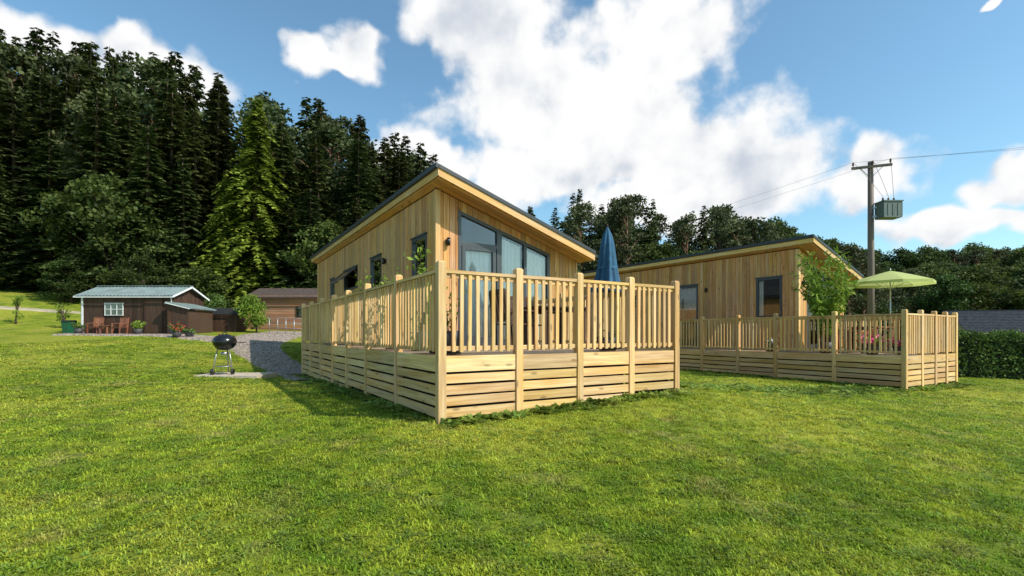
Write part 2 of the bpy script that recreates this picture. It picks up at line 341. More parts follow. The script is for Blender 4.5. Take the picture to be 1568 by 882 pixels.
# ------------------------------------------------------------ cabins
WT=.335
def make_cabin(P,fz,W=3.58,L=13.0,open_sash=True):
    E=empty('timber_cabin',(P[0],P[1],fz),ANG)
    top=lambda a:3.21-WT*a
    lm={'front':lambda a,z,d:(a,-d,z),'side':lambda a,z,d:(-d,a,z),'right':lambda a,z,d:(W+d,a,z),'back':lambda a,z,d:(a,L+d,z)}
    def prism(mb,f,a0,a1,l0,l1,h0,h1,d0,d1,mat,axis=(0,0,1),r=None):
        c=[f(a0,l0,d1),f(a1,l1,d1),f(a1,l1,d0),f(a0,l0,d0),f(a0,h0,d1),f(a1,h1,d1),f(a1,h1,d0),f(a0,h0,d0)]
        mb.hexa(c,mat,axis,r)
    def wall(mb,key,length,topf,ops,bw,d0,d1,mat,gap):
        f=lm[key]; br=set([0,length])
        for o in ops: br|={o[0],o[1]}
        q=bw
        while q<length-.02: 
            if all(abs(q-z)>.015 for z in br): br.add(q)
            q+=bw
        br=sorted(br)
        for a0,a1 in zip(br[:-1],br[1:]):
            mid=(a0+a1)/2; r=R(); segs=[]
            o=[o for o in ops if o[0]<=mid<=o[1]]
            base=lambda a:-.08
            if o:
                o=o[0]
                if o[2]>0: segs.append((base,lambda a,o=o:o[2]))
                segs.append((o[3],topf))
            else: segs.append((base,topf))
            for lo,hi in segs:
                prism(mb,f,a0+gap,a1-gap,lo(a0),lo(a1),hi(a0),hi(a1),d0,d1,mat,(0,0,1),r)
    otop=lambda a:2.99-.31*a
    front=[(.47,2.82 if W>3 else 2.4,0,otop)]
    FE=front[0][1]
    c=lambda z:(lambda a:z)
    side=[(.49,1.40,1.06,c(2.39)),(3.735,4.80,0,c(2.39)),(6.24,8.1,1.68,c(2.37)),(9.6,10.3,1.3,c(2.3))]
    tl=c(3.21); tr_=c(3.21-WT*W)
    mb=MB()
    for key,ln,tf,ops in(('front',W,top,front),('side',L,tl,side),('right',L,tr_,[]),('back',W,top,[])):
        wall(mb,key,ln,tf,ops,3.0,-.10,0,M['inner'],0)
        wall(mb,key,ln,tf,ops,.135,.003,.024,M['clad'],.004)
    mb.box((-.045,-.045,-.08),(.0,.0,3.2),M['fascia'],(0,0,1)); mb.box((-.0,-.045,-.081),(.06,-.025,3.19),M['fascia'],(0,0,1)); mb.box((-.045,0,-.079),(-.025,.06,3.2),M['fascia'],(0,0,1))
    mb.box((W,-.045,-.08),(W+.045,0,3.2-WT*W),M['fascia'],(0,0,1))
    mb.box((.11,.11,-.07),(W-.11,L-.11,-.01),M['floor'])
    mb.box((.11,4.5,-.01),(W-.11,4.6,1.9),M['inner'])
    mb.obj('walls',E)
    mb=MB(); mb.box((.05,.05,-1.1),(W-.05,L-.05,-.085),M['void']); mb.obj('underfloor_shade_block',E)  # solid block whose near-black colour stands in for shade under the floor
    mb=MB(); x0,x1,y0,y1=-.2,W+.13,-.57,L+.3
    zt=lambda x:3.506-.34*(x+.2)
    def slab(xa,xb,ya,yb,t0,t1,mat,axis=None):
        mb.hexa([(xa,ya,zt(xa)-t1),(xb,ya,zt(xb)-t1),(xb,yb,zt(xb)-t1),(xa,yb,zt(xa)-t1),(xa,ya,zt(xa)-t0),(xb,ya,zt(xb)-t0),(xb,yb,zt(xb)-t0),(xa,yb,zt(xa)-t0)],mat,axis)
    slab(x0,x1,y0,y1,0.0,.045,M['roof'])
    slab(x0+.02,x1-.02,y0+.02,y1-.02,.046,.19,M['darkwood'])
    yy=y0+.03
    while yy<-.03:
        slab(x0+.02,x1-.02,yy,min(yy+.108,-.026),.192,.212,M['clad'],(1,0,-.34)); yy+=.112
    slab(x0+.02,-.026,-.02,L,.192,.212,M['clad'],(0,1,0))
    slab(x0+.0,x1,y0-.022,y0-.001,.048,.21,M['fascia'],(1,0,-.34))
    slab(x0-.012,x1+.012,y0-.045,y0-.023,-.012,.062,M['trim'])
    slab(x0-.022,x0-.001,y0-.022,y1,.05,.20,M['fascia'],(0,1,0))
    slab(x0-.075,x0-.024,y0-.045,y1,-.012,.075,M['trim'])
    slab(x1+.001,x1+.08,y0-.02,y1,.05,.12,M['trim'])
    mb.obj('roof',E)
    mb=MB(); fr=M['frame']; w=.035
    def vert(f,a,z0,z1,ww=w,d0=-.05,d1=.032): prism(mb,f,a-ww,a+ww,z0,z0,z1 if not callable(z1) else z1(a-ww),z1 if not callable(z1) else z1(a+ww),d0,d1,fr)
    f=lm['front']; A=[.47+w,1.46,2.14 if W>3 else 1.95,FE-w]
    for a,ww in zip(A,(w,.06,w,w)): vert(f,a,0.0,lambda q:otop(q)-.002,ww)
    prism(mb,f,.475,FE-.005,otop(.475)-.07,otop(FE-.005)-.07,otop(.475)-.001,otop(FE-.005)-.001,-.048,.035,fr)
    prism(mb,f,.5,FE-.02,0,0,.09,.09,-.047,.034,fr)
    prism(mb,f,.53,1.41,2.11,2.11,2.19,2.19,-.046,.03,fr)
    for s in(.60,1.34): vert(f,s,.06,2.11,.04,-.045,.028)
    prism(mb,f,.60,1.34,2.03,2.03,2.11,2.11,-.044,.027,fr); prism(mb,f,.60,1.34,.09,.09,.19,.19,-.044,.027,fr)
    mb.box((1.27,-.06,1.02),(1.30,-.028,1.16),M['metal'])
    for ops in side:
        f=lm['side']; a0,a1,z0,z1=ops[0],ops[1],ops[2],ops[3](0)
        z0=max(z0,.01)
        for a in(a0+w,a1-w): vert(f,a,z0,z1-.002)
        prism(mb,f,a0+.01,a1-.01,z1-.07,z1-.07,z1-.001,z1-.001,-.048,.035,fr); prism(mb,f,a0+.01,a1-.01,z0,z0,z0+.07,z0+.07,-.048,.036,fr)
        prism(mb,f,a0-.02,a1+.02,z1+.0,z1+.0,z1+.03,z1+.03,.024,.06,fr)
    mb.obj('window_frames',E)
    mb=MB()
    prism(mb,lm['front'],.5,FE-.03,.09,.09,otop(.5)-.03,otop(FE-.03)-.03,-.020,-.012,M['glass'])
    for o in side:
        if o[0]==6.24 and open_sash: continue
        prism(mb,lm['side'],o[0]+.03,o[1]-.03,max(o[2],.01)+.05,max(o[2],.01)+.05,o[3](0)-.04,o[3](0)-.04,-.02,-.012,M['glass'])
    mb.obj('window_glass',E)
    mb=MB()
    def curtain(key,a0,a1,z0,z1,d=-.085,mat=M['curtain']):
        f=lm[key]; n=int((a1-a0)/.018); b=len(mb.v)
        for i in range(n+1):
            a=a0+(a1-a0)*i/n; dd=d+.018*math.sin(a*62)+.010*math.sin(a*23)
            zt_=z1(a) if callable(z1) else z1
            mb.v.append(f(a,z0,dd*1.05)); mb.v.append(f(a,zt_,dd))
        for i in range(n): mb.face([b+2*i,b+2*i+2,b+2*i+3,b+2*i+1],mat,.5,None,True)
    curtain('front',.56,1.4,.05,2.1); curtain('front',1.53,A[2]-.06,.05,lambda a:otop(a)-.12); curtain('front',A[2]+.06,FE-.06,.05,lambda a:otop(a)-.12)
    curtain('side',.52,.62,1.1,2.3); curtain('side',1.2,1.37,1.1,2.3)
    curtain('side',3.8,4.74,1.45,2.3,-.12)
    mb.obj('curtains',E)
    if open_sash:
        mb=MB(); zt0,zb=2.33,1.72; a0,a1=6.30,8.04
        def T(a,s,t):
            ang=math.radians(48); l=(zt0-zb)*s
            return (-(.03+l*math.sin(ang)+t*math.cos(ang)),a,zt0-l*math.cos(ang)+t*math.sin(ang))
        def sb(aa,ab,s0,s1,mat,t0=0,t1=.04):
            mb.hexa([T(aa,s1,t0),T(ab,s1,t0),T(ab,s1,t1),T(aa,s1,t1),T(aa,s0,t0),T(ab,s0,t0),T(ab,s0,t1),T(aa,s0,t1)],mat)
        sb(a0,a0+.06,0,1,M['frame']);sb(a1-.06,a1,0,1,M['frame']);sb(a0+.06,a1-.06,0,.1,M['frame']);sb(a0+.06,a1-.06,.9,1,M['frame']); sb(a0+.06,a1-.06,.1,.9,M['glass'],.015,.022)
        mb.obj('open_window_sash',E)
    mb=MB()
    for (x,y) in((.22,-.09),):
        mb.box((x-.04,-.06,2.1),(x+.04,-.024,2.2),M['black']); mb.lathe([(.0,0),(.038,0),(.038,.16),(0,.16)],(x,y,2.07),M['black'],14)
    for a in(3.35,9.1):
        mb.box((-.06,a-.04,2.1),(-.024,a+.04,2.2),M['black']); mb.lathe([(.0,0),(.038,0),(.038,.16),(0,.16)],(-.09,a,2.07),M['black'],14)
    mb.obj('wall_lights',E)
    mb=MB(); mb.box((-.05,3.83,1.0),(-.03,3.87,1.15),M['metal']); mb.tube([(-.07,3.85,1.08),(-.07,3.98,1.08)],.01,M['metal']); mb.obj('door_handle',E)
    return E
P1=(-1.538,10.16); make_cabin(P1,-.27)
P2=(9.025,15.66); make_cabin(P2,-.55,W=2.7,L=13,open_sash=False)

# ------------------------------------------------------------ decks
def make_deck(C0,fz,W,D,L,walk,fx,ly,gdrop):
    E=empty('timber_deck',(C0[0],C0[1],fz),ANG)
    wd=M['deckwood']
    def wpos(x,y): v=Vector((C0[0],C0[1],0))+DR*x+DL*y; return v.x,v.y
    def gl(x,y): a,b=wpos(x,y); return g1(a,b)-fz
    mb=MB(); y=.06
    while y<L-.1:
        xe=W-.05 if y<D else walk-.03
        mb.box((.05,y,-.05),(xe,y+.138,-.012),M['floor'],(1,0,0)); y+=.145
    mb.box((.08,.08,-.2),(W-.08,D,-.055),M['darkwood']); mb.box((.08,D+.01,-.2),(walk-.05,L-.08,-.056),M['darkwood'])
    mb.obj('deck_floor',E)
    posts=set()
    mbp=MB(); mbr=MB(); mbs=MB()
    def post(x,y):
        k=(round(x,2),round(y,2))
        if k in posts: return
        posts.add(k); g=gl(x,y)-.15; h=.050; r=R(); t=1.12+U(-.010,.014); jx,jy=U(-.004,.004),U(-.004,.004)
        mbp.box((x-h+jx,y-h+jy,g),(x+h+jx,y+h+jy,t-.02),wd,(0,0,1),r)
        c=.018; mbp.hexa([(x-h+jx,y-h+jy,t-.02),(x+h+jx,y-h+jy,t-.02),(x+h+jx,y+h+jy,t-.02),(x-h+jx,y+h+jy,t-.02),(x-h+c+jx,y-h+c+jy,t),(x+h-c+jx,y-h+c+jy,t),(x+h-c+jx,y+h-c+jy,t),(x-h+c+jx,y+h-c+jy,t)],wd,(0,0,1),r)
    def run(p,q,out,skirt=True,rail=True):
        p=Vector((p[0],p[1],0));q=Vector((q[0],q[1],0)); d=(q-p).normalized(); ln=(q-p).length; o=Vector((out[0],out[1],0))
        post(p.x,p.y);post(q.x,q.y)
        a=p+d*.053; b_=q-d*.053
        def bd(z0,z1,off,th,mat=wd,mb=mbr,a=a,b_=b_):
            c=o*off; e=o*(off-th); j=U(-.004,.004); j2=j+U(-.004,.004)
            P=[a+e,b_+e,b_+c,a+c]; jj=[j,j2,j2,j]
            mb.hexa([v+Vector((0,0,z0+k)) for v,k in zip(P,jj)]+[v+Vector((0,0,z1+k)) for v,k in zip(P,jj)],mat,d)
        if rail:
            bd(.985,1.025,.04,.08); bd(.93,.984,.012,.035); bd(.06,.115,.012,.035)
            n=max(3,int(round(ln/.122))); 
            for i in range(1,n):
                t=.05+(ln-.1)*i/n; c=p+d*(t+U(-.005,.005)); w=.0235; tl=d*U(-.005,.005)
                c0=c-d*w+o*.034; c1=c+d*w+o*.034; c2=c+d*w+o*.0135; c3=c-d*w+o*.0135
                z0=.045+U(-.008,.008)
                mbr.hexa([v+tl+Vector((0,0,z0)) for v in(c0,c1,c2,c3)]+[v-tl+Vector((0,0,.975)) for v in(c0,c1,c2,c3)],wd,(0,0,1))
        if skirt:
            bd(-.195,-.005,.035,.03,mb=mbs)
            z=-.225; g=min(gl(p.x,p.y),gl(q.x,q.y))
            while z-.108>g-.03:
                bd(z-.108,z,.030,.02,mb=mbs); z-=.136
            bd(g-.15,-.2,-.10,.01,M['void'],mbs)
    for i in range(len(fx)-1): run((fx[i],0),(fx[i+1],0),(0,-1))
    for i in range(len(ly)-1): run((0,ly[i]),(0,ly[i+1]),(-1,0))
    nr=max(2,round(D/1.1)); 
    for i in range(nr): run((W,D*i/nr),(W,D*(i+1)/nr),(1,0))
    run((0,L),(walk*.5,L),(0,1)); 
    mbp.obj('posts',E); mbr.obj('balustrade',E); mbs.obj('skirting_boards',E)
    return E
C1=(-.846,5.9); make_deck(C1,-.27,4.07,4.0,10.06,1.6,[0,1.08,2.09,3.08,4.07],[0,1.57,3.2,4.6,5.9,7.3,8.7,10.06],.8)
C2=(9.41,11.9); make_deck(C2,-.55,3.1,3.4,10.0,1.6,[0,.92,1.72,2.43,3.1],[0,1.555,3.16,4.38,5.71,7.1,8.5,10.0],.8)
def dpos(C,x,y,z): v=Vector((C[0],C[1],0))+DR*x+DL*y; return (v.x,v.y,z)

# ------------------------------------------------------------ parasols
def closed_parasol(p):
    E=empty('closed_parasol',p)
    mb=MB(); mb.tube([(0,0,0),(0,0,2.1)],.02,M['darkwood'],10); mb.lathe([(0,0),(.24,0),(.24,.05),(.06,.09),(.03,.3),(0,.3)],(0,0,0),M['pot'],20); mb.obj('pole_and_base',E)
    mb=MB(); prof=[(.012,2.20),(.035,2.15),(.08,2.05),(.115,1.88),(.135,1.68),(.15,1.52),(.155,1.45),(.175,1.3),(.205,1.15),(.235,1.02)]
    mb.lathe(prof,(0,0,0),M['bluecloth'],64,mod=lambda i,t:1+(.06+.04*i)*math.sin(8*t+.25*i)*.7+.03*i*math.sin(3*t))
    mb.lathe([(.16,1.47),(.17,1.45),(.16,1.42)],(0,0,0),M['bluecloth'],24)
    mb.lathe([(0,2.19),(.02,2.2),(.012,2.24),(0,2.26)],(0,0,0),M['darkwood'],10); mb.obj('folded_canopy',E)
closed_parasol((1.73,9.0,-.27))
def open_parasol(p,r=1.04):
    E=empty('green_parasol',p)
    mb=MB(); mb.tube([(0,0,0),(0,0,2.25)],.019,M['metal'],10); mb.lathe([(0,0),(.25,0),(.25,.06),(.05,.1),(.03,.3),(0,.3)],(0,0,0),M['pot'],20)
    for k in range(8):
        t=2*math.pi*(k+.5)/8; mb.tube([(0,0,1.75),(.55*r*math.cos(t),.55*r*math.sin(t),2.10)],.006,M['metal'],5); mb.tube([(0,0,2.26),(r*math.cos(t),r*math.sin(t),1.935)],.006,M['metal'],5)
    mb.obj('pole_and_ribs',E)
    mb=MB(); prof=[(.02,2.30),(.25,2.235),(.5,2.155),(.75,2.07),(1,1.975),(1.0,1.90)]
    n=48
    def md(i,t):
        k=(t/(2*math.pi)*8-.5)%1; return r*(1-(.075*math.sin(math.pi*k))*(i/4 if i<5 else 1))
    mb.lathe(prof,(0,0,0),M['limecloth'],n,mod=md,smooth=False); mb.lathe([(0,2.31),(.03,2.3),(.015,2.36),(0,2.37)],(0,0,0),M['metal'],10)
    mb.obj('canopy',E)
open_parasol((10.67,14.0,-.55))

# ------------------------------------------------------------ plants
def potplant(name,p,h,spread,nst=14,leafL=.09,mat=None,nl=26,pr=.16,ph=.3,flower=None,wl=.35,potm=None,fs=.045):
    mat=mat or M['brightleaf']; E=empty(name,p)
    mb=MB(); mb.lathe([(0,0),(pr*.75,0),(pr,ph),(pr*.9,ph),(pr*.85,ph-.03),(0,ph-.03)],(0,0,0),potm or M['pot'],18); mb.obj('pot',E)
    mb=MB(); Cs=[]
    for i in range(nst):
        a=U(0,6.28); s=spread*U(.3,1); hh=h*U(.6,1); pts=[]
        for k in range(6):
            t=k/5; pts.append((math.cos(a)*s*t**1.6+pr*.4*math.cos(a),math.sin(a)*s*t**1.6+pr*.4*math.sin(a),ph-.05+(hh-ph)*t-.12*s*t*t))
        mb.tube(pts,[.006*(1-.7*k/5) for k in range(6)],M['bark'],4)
        for j in range(nl):
            t=U(.15,1)*5; k=min(4,int(t)); u=t-k; Cs.append([pts[k][q]*(1-u)+pts[k+1][q]*u+U(-.03,.03) for q in range(3)])
    C=np.array(Cs); L=rng.uniform(.6,1.2,len(C))*leafL
    mb.quads(randleaf(C,L,L*wl*1.3,np.array([[0,0,-.3]]),1),mat,rng.random(len(C)))
    if flower:
        k=rng.choice(len(C),min(len(C),int(len(C)*.5)),replace=False); C2_=C[k]+rng.normal(size=(len(k),3))*.02+np.array([0,0,.03])
        L=np.full(len(k),fs); mb.quads(randleaf(C2_,L,L,None),flower,rng.random(len(k)))
    mb.obj('stems_and_leaves',E); return E
fz1,fz2=-.27,-.55
potplant('bamboo_plant',dpos(C1,.45,1.9,fz1),1.75,.38,14,.11,nl=30)
potplant('climbing_plant',dpos(C1,.4,4.2,fz1),1.75,.34,14,.10,nl=26)
potplant('climbing_plant',dpos(C1,.35,.45,fz1),1.1,.25,8,.07,nl=16)
potplant('climbing_plant',dpos(C1,.35,2.9,fz1),1.3,.35,12,.08,nl=20)
potplant('shrub_in_pot',dpos(C1,.55,6.2,fz1),1.3,.3,12,.08,M['hedge'],nl=20)
potplant('bamboo_plant',dpos(C2,.28,1.9,fz2),2.9,.78,48,.18,nl=64,wl=.24)
potplant('geranium_pot',dpos(C2,.42,.85,fz2),.62,.36,22,.07,M['brightleaf'],nl=16,ph=.25,flower=M['pink'],wl=.8,fs=.08)
potplant('geranium_pot',dpos(C2,.95,.45,fz2),.50,.28,18,.07,M['brightleaf'],nl=14,ph=.22,flower=M['pink'],wl=.8,fs=.08)
potplant('shrub_in_pot',dpos(C2,.9,1.2,fz2),.7,.3,14,.07,M['hedge'],nl=20,flower=M['red'],wl=.7,fs=.06)
potplant('shrub_in_pot',dpos(C2,.3,3.5,fz2),.45,.2,10,.07,M['hedge'],nl=14,flower=M['white'])
for (x,y) in((.35,.9),(2.9,.3)):
    potplant('planter_pot',dpos(C1,x,y,fz1),.4,.2,10,.05,M['hedge'],nl=14,pr=.17,ph=.2)
# ------------------------------------------------------------ furniture
def chair(name,p,rot,mat,sc=1):
    E=empty(name,p,rot); E.scale=(sc,)*3; mb=MB()
    for x in(-.24,.24):
        mb.beam((x,-.24,0),(x,-.24,.62),.05,.05,mat); mb.beam((x,.24,0),(x,.36,.98),.05,.04,mat,(0,1,0)); mb.beam((x,-.28,.64),(x,.30,.66),.07,.025,mat)
    for i in range(5): mb.beam((-.26,-.24+i*.11,.42),(.26,-.24+i*.11,.42),.09,.022,mat)
    for i in range(5): mb.beam((-.2+i*.1,.27,.46),(-.2+i*.1,.365,.98),.075,.018,mat,(0,1,0))
    mb.beam((-.24,.36,.96),(.24,.36,.96),.03,.07,mat); mb.obj('chair_frame',E)
def table(name,p,rot,mat,lx=1.2,ly=.8,h=.73):
    E=empty(name,p,rot); mb=MB(); n=8
    for i in range(n): mb.box((-lx/2,-ly/2+i*ly/n+.003,h-.025),(lx/2,-ly/2+(i+1)*ly/n-.003,h),mat,(1,0,0))
    for x in(-1,1):
        for y in(-1,1): mb.box((x*(lx/2-.08)-.03,y*(ly/2-.08)-.03,0),(x*(lx/2-.08)+.03,y*(ly/2-.08)+.03,h-.026),mat,(0,0,1))
    mb.box((-lx/2+.08,-ly/2+.06,h-.1),(lx/2-.08,-ly/2+.08,h-.027),mat); mb.box((-lx/2+.08,ly/2-.08,h-.1),(lx/2-.08,ly/2-.06,h-.027),mat)
    mb.obj('table_frame',E)
table('outdoor_table',dpos(C1,2.9,1.7,fz1),ANG,M['darkwood'],1.0,.8)
chair('outdoor_chair',dpos(C1,2.1,1.7,fz1),ANG+1.57,M['darkwood']); chair('outdoor_chair',dpos(C1,2.9,2.5,fz1),ANG,M['darkwood']); 
table('outdoor_table',dpos(C2,1.9,1.5,fz2),ANG,M['redwood'],1.1,.8)
chair('outdoor_chair',dpos(C2,.9,2.0,fz2),ANG+1.57,M['redwood']); chair('outdoor_chair',dpos(C2,1.9,2.3,fz2),ANG,M['darkwood'])

# ------------------------------------------------------------ barbecue + slab
bx,by=-7.47,13.0; bz=g1(bx,by)
mb=MB(); 
for i in range(3):
    for j in range(2):
        x=bx-.55+i*.56-.02; y=by-.62+j*.56
        mb.box((x,y,bz-.1),(x+.55,y+.55,bz+.045+U(-.004,.004)),M['slab'])
mb.obj('patio_slab')
E=empty('kettle_barbecue',(bx,by-.1,bz+.046)); mb=MB()
prof=[(0,.62),(.12,.635),(.21,.69),(.265,.77),(.28,.83)]; mb.lathe(prof,(0,0,0),M['black'],28)
mb.lathe([(.285,.83),(.287,.845),(.265,.92),(.20,.99),(.10,1.03),(0,1.04)],(0,0,0),M['black'],28)
mb.tube([(-.06,0,1.03),(-.05,0,1.085),(.05,0,1.085),(.06,0,1.03)],.012,M['black'],6)
mb.obj('bowl_and_lid',E); mb=MB()
for k in range(3):
    t=math.radians(90+120*k+10); mb.tube([(.16*math.cos(t),.16*math.sin(t),.68),(.27*math.cos(t),.27*math.sin(t),.05)],.014,M['metal'],7)
mb.lathe([(0,.2),(.2,.2),(.21,.215),(0,.215)],(0,0,0),M['metal'],20); mb.lathe([(0,.5),(.09,.5),(.09,.58),(0,.58)],(0,0,0),M['metal'],16)
for k in(1,2):
    t=math.radians(90+120*k+10); c=Vector((.28*math.cos(t),.28*math.sin(t),.075)); mb.tube([c-Vector((.02,0,0)),c+Vector((.02,0,0))],.075,M['black'],18)
mb.box((.3,-.14,.82),(.5,.14,.84),M['darkwood']); mb.obj('legs_and_wheels',E)

# ------------------------------------------------------------ sheds
def gable_building(name,p,rot,W,D,eave,ridge,wallm,roofm,horiz=False,corr=False,ov=.25,barge=None):
    E=empty(name,p,rot); mb=MB()
    if horiz:
        z=-.3
        while z<eave-.02:
            h=.14
            for (a,b_) in(((0,0),(W,0)),((W,0),(W,D)),((W,D),(0,D)),((0,D),(0,0))):
                d=Vector((b_[0]-a[0],b_[1]-a[1],0)).normalized(); mb.beam(Vector((a[0],a[1],z+h/2))-d*.1,Vector((b_[0],b_[1],z+h/2))+d*.1,.10,h-.012,wallm)
            z+=h
    else:
        for (a,b_) in(((0,0),(W,0)),((W,0),(W,D)),((W,D),(0,D)),((0,D),(0,0))):
            a=Vector((*a,0));b_=Vector((*b_,0));ln=(b_-a).length;n=int(ln/.14);d=(b_-a)/n
            for i in range(n):
                o=.008*(i%2); q=a+d*(i+.5); nrm_=Vector((d.y,-d.x,0)).normalized()*o
                mb.beam(q+nrm_+Vector((0,0,-.3)),q+nrm_+Vector((0,0,eave)),d.length*.97 if abs(d.x)>0.01 else .03,.03 if abs(d.x)>.01 else d.length*.97,wallm,(0,1,0))
    for x in(0.02,W-.05):
        mb.hexa([(x,.02,eave-.01),(x+.03,.02,eave-.01),(x+.03,D-.02,eave-.01),(x,D-.02,eave-.01),(x,D/2-.02,ridge-.04),(x+.03,D/2-.02,ridge-.04),(x+.03,D/2+.02,ridge-.04),(x,D/2+.02,ridge-.04)],wallm,(0,0,1),.4)
    mb.obj('walls',E)
    mb=MB()
    sl=(ridge-eave)/(D/2)
    if corr:
        for sgn in(0,1):
            n=int((W+2*ov)/.045); b=len(mb.v)
            for i in range(n+1):
                x=-ov+(W+2*ov)*i/n; dz=.018*math.sin(i*1.57)
                y0=-ov if sgn==0 else D+ov
                mb.v.append((x,y0,eave-sl*ov+dz+.05)); mb.v.append((x,D/2,ridge+dz+.05))
            for i in range(n): mb.face([b+2*i,b+2*i+2,b+2*i+3,b+2*i+1],roofm,.5)
        mb.beam((-ov,D/2,ridge+.07),(W+ov,D/2,ridge+.07),.25,.04,roofm)
    else:
        rows=12
        for sgn in(0,1):
            for i in range(rows):
                t0=i/rows;t1=(i+1.15)/rows
                yy=lambda t:(-ov+(D/2+ov)*t) if sgn==0 else (D+ov-(D/2+ov)*t)
                zz=lambda t:eave-sl*ov+(ridge-eave+sl*ov)*t
                ya,yb=yy(t0),yy(min(1,t1)); za,zb=zz(t0)+.07,zz(min(1,t1))+.035
                k=0; x=-ov
                while x<W+ov-.01:
                    x2=min(x+.33,W+ov); q=U(-.006,.006)
                    mb.hexa([(x,ya,za-.03),(x2-.006,ya,za-.03),(x2-.006,yb,zb-.03),(x,yb,zb-.03),(x,ya,za+q),(x2-.006,ya,za+q),(x2-.006,yb,zb+q),(x,yb,zb+q)],roofm); x=x2
    mb.obj('roof',E)
    mb=MB(); bg=barge or M['white']
    for x in(-ov,W+ov):
        for s in(0,1):
            ye=-ov if s==0 else D+ov
            mb.beam((x,ye,eave-sl*ov),(x,D/2,ridge),.03,.09,bg,(0,0,1))
    mb.beam((-ov,-ov-.03,eave-sl*ov-.02),(W+ov,-ov-.03,eave-sl*ov-.02),.05,.05,bg)
    mb.tube([(W+ov-.1,-ov,eave-sl*ov),(W+.02,-.04,eave-.25),(W+.02,-.06,0)],.025,bg,6)
    mb.obj('bargeboards_and_gutter',E)
    return E
E=gable_building('brown_shed',(-21.7,25,0),0,4.55,2.6,1.9,2.42,M['darkwood'],M['tin'],corr=True,ov=.2)
mb=MB()
def win(mb,x0,x1,z0,z1,y=-.03,nx=3,nz=2,fm=M['white']):
    mb.box((x0,y-.03,z0),(x1,y-.022,z1),M['glass']); mb.box((x0,y-.018,z0),(x1,y-.01,z1),M['void'])
    for i in range(nx+1):
        x=x0+(x1-x0)*i/nx; mb.box((x-.015,y-.05,z0-.02),(x+.015,y-.015,z1+.02),fm)
    for i in range(nz+1):
        z=z0+(z1-z0)*i/nz; mb.box((x0-.03,y-.053,z-.014),(x1+.03,y-.012,z+.014),fm)
win(mb,1.25,2.15,.9,1.5)
mb.box((1.27,-.046,.93),(1.7,-.0435,1.15),M['terra'])
mb.box((3.25,-.06,.02),(4.1,-.02,1.72),M['darkwood'],(0,0,1),.9); 
for x in(3.22,4.1): mb.box((x,-.07,0),(x+.05,-.015,1.77),M['darkwood'],(0,0,1),0)
mb.box((.05,-.065,-.1),(.13,-.02,1.85),M['white'])
mb.obj('window_and_door',E)
mb=MB()
for i in range(8): mb.box((4.62+i*.13,-.4+.03*(i%2)*.2,-.2),(4.62+i*.13+.125,-.36,1.45-.03*i),M['darkwood'],(0,0,1),.9)
mb.box((4.62,-.36,-.2),(5.66,1.6,1.15),M['darkwood']); mb.hexa([(4.58,-.5,1.5),(5.8,-.5,1.2),(5.8,1.7,1.2),(4.58,1.7,1.5),(4.58,-.5,1.56),(5.8,-.5,1.26),(5.8,1.7,1.26),(4.58,1.7,1.56)],M['tin'])
mb.beam((4.58,-.52,1.5),(5.8,-.52,1.2),.02,.05,M['white']); mb.obj('lean_to_store',E)
chair('garden_chair',(-20.5,24.4,g1(-20.5,24.4)),.15,M['redwood'],.85); chair('garden_chair',(-19.3,24.4,g1(-19.3,24.4)),-.1,M['redwood'],.85)
table('garden_table',(-19.9,24.35,g1(-19.9,24.35)),0,M['redwood'],.5,.5,.45)
E=gable_building('log_cabin',(-15.9,30,g1(-14,30)),0,4.5,3.6,2.0,2.65,M['log'],M['tile'],horiz=True,barge=M['darkwood'])
mb=MB(); win(mb,2.9,3.5,.8,1.4,-.05,2,1,M['darkwood']); mb.box((3.8,-.08,.0),(4.4,-.05,1.7),M['redwood'],(0,0,1),.2); mb.obj('window_and_door',E)
E=gable_building('small_store',(-16.9,27.5,g1(-16.5,27.5)),.1,1.6,1.1,1.0,1.3,M['darkwood'],M['roof'],barge=M['darkwood'],ov=.1)
mb=MB(); 
for i in range(6):
    x=-13.2+i*.45; z=g1(x,27); mb.tube([(x,27,z-.1),(x,27,z+.9)],.02,M['metal'],6)
for h in(.35,.62,.9): mb.tube([(-13.2,27,g1(-13.2,27)+h),(-10.95,27,g1(-10.95,27)+h+.02)],.018,M['metal'],6)
mb.obj('ramp_handrail')
mb=MB(); bxx,byy=-22.3,25.0; z=g1(bxx,byy); mb.hexa([(bxx-.16,byy-.2,z),(bxx+.14,byy-.2,z),(bxx+.14,byy+.2,z),(bxx-.16,byy+.2,z),(bxx-.2,byy-.25,z+.58),(bxx+.17,byy-.25,z+.58),(bxx+.17,byy+.25,z+.58),(bxx-.2,byy+.25,z+.58)],M['bin'])
mb.hexa([(bxx-.22,byy-.28,z+.581),(bxx+.19,byy-.28,z+.581),(bxx+.19,byy+.27,z+.581),(bxx-.22,byy+.27,z+.581),(bxx-.17,byy-.22,z+.63),(bxx+.14,byy-.22,z+.63),(bxx+.14,byy+.22,z+.66),(bxx-.17,byy+.22,z+.66)],M['black'])
for s in(-.2,.16): mb.tube([(bxx+s,byy+.23,z+.09),(bxx+s+.04,byy+.23,z+.09)],.09,M['black'],12)
mb.obj('wheelie_bin')
for x,y,h in((-16.5,24.2,.7),(-15.4,22.8,.6),(-12.0,20.9,.6),(-15.0,23.1,.5),(-21.3,24.4,.7),(-18.3,24.3,.8)):
    potplant('shrub_in_pot',(x,y,g1(x,y)),h,.26,16,.09,M['brightleaf'] if R()<.6 else M['hedge'],nl=20,pr=.2,ph=.28,wl=.5,flower=M['red'] if R()<.4 else None)

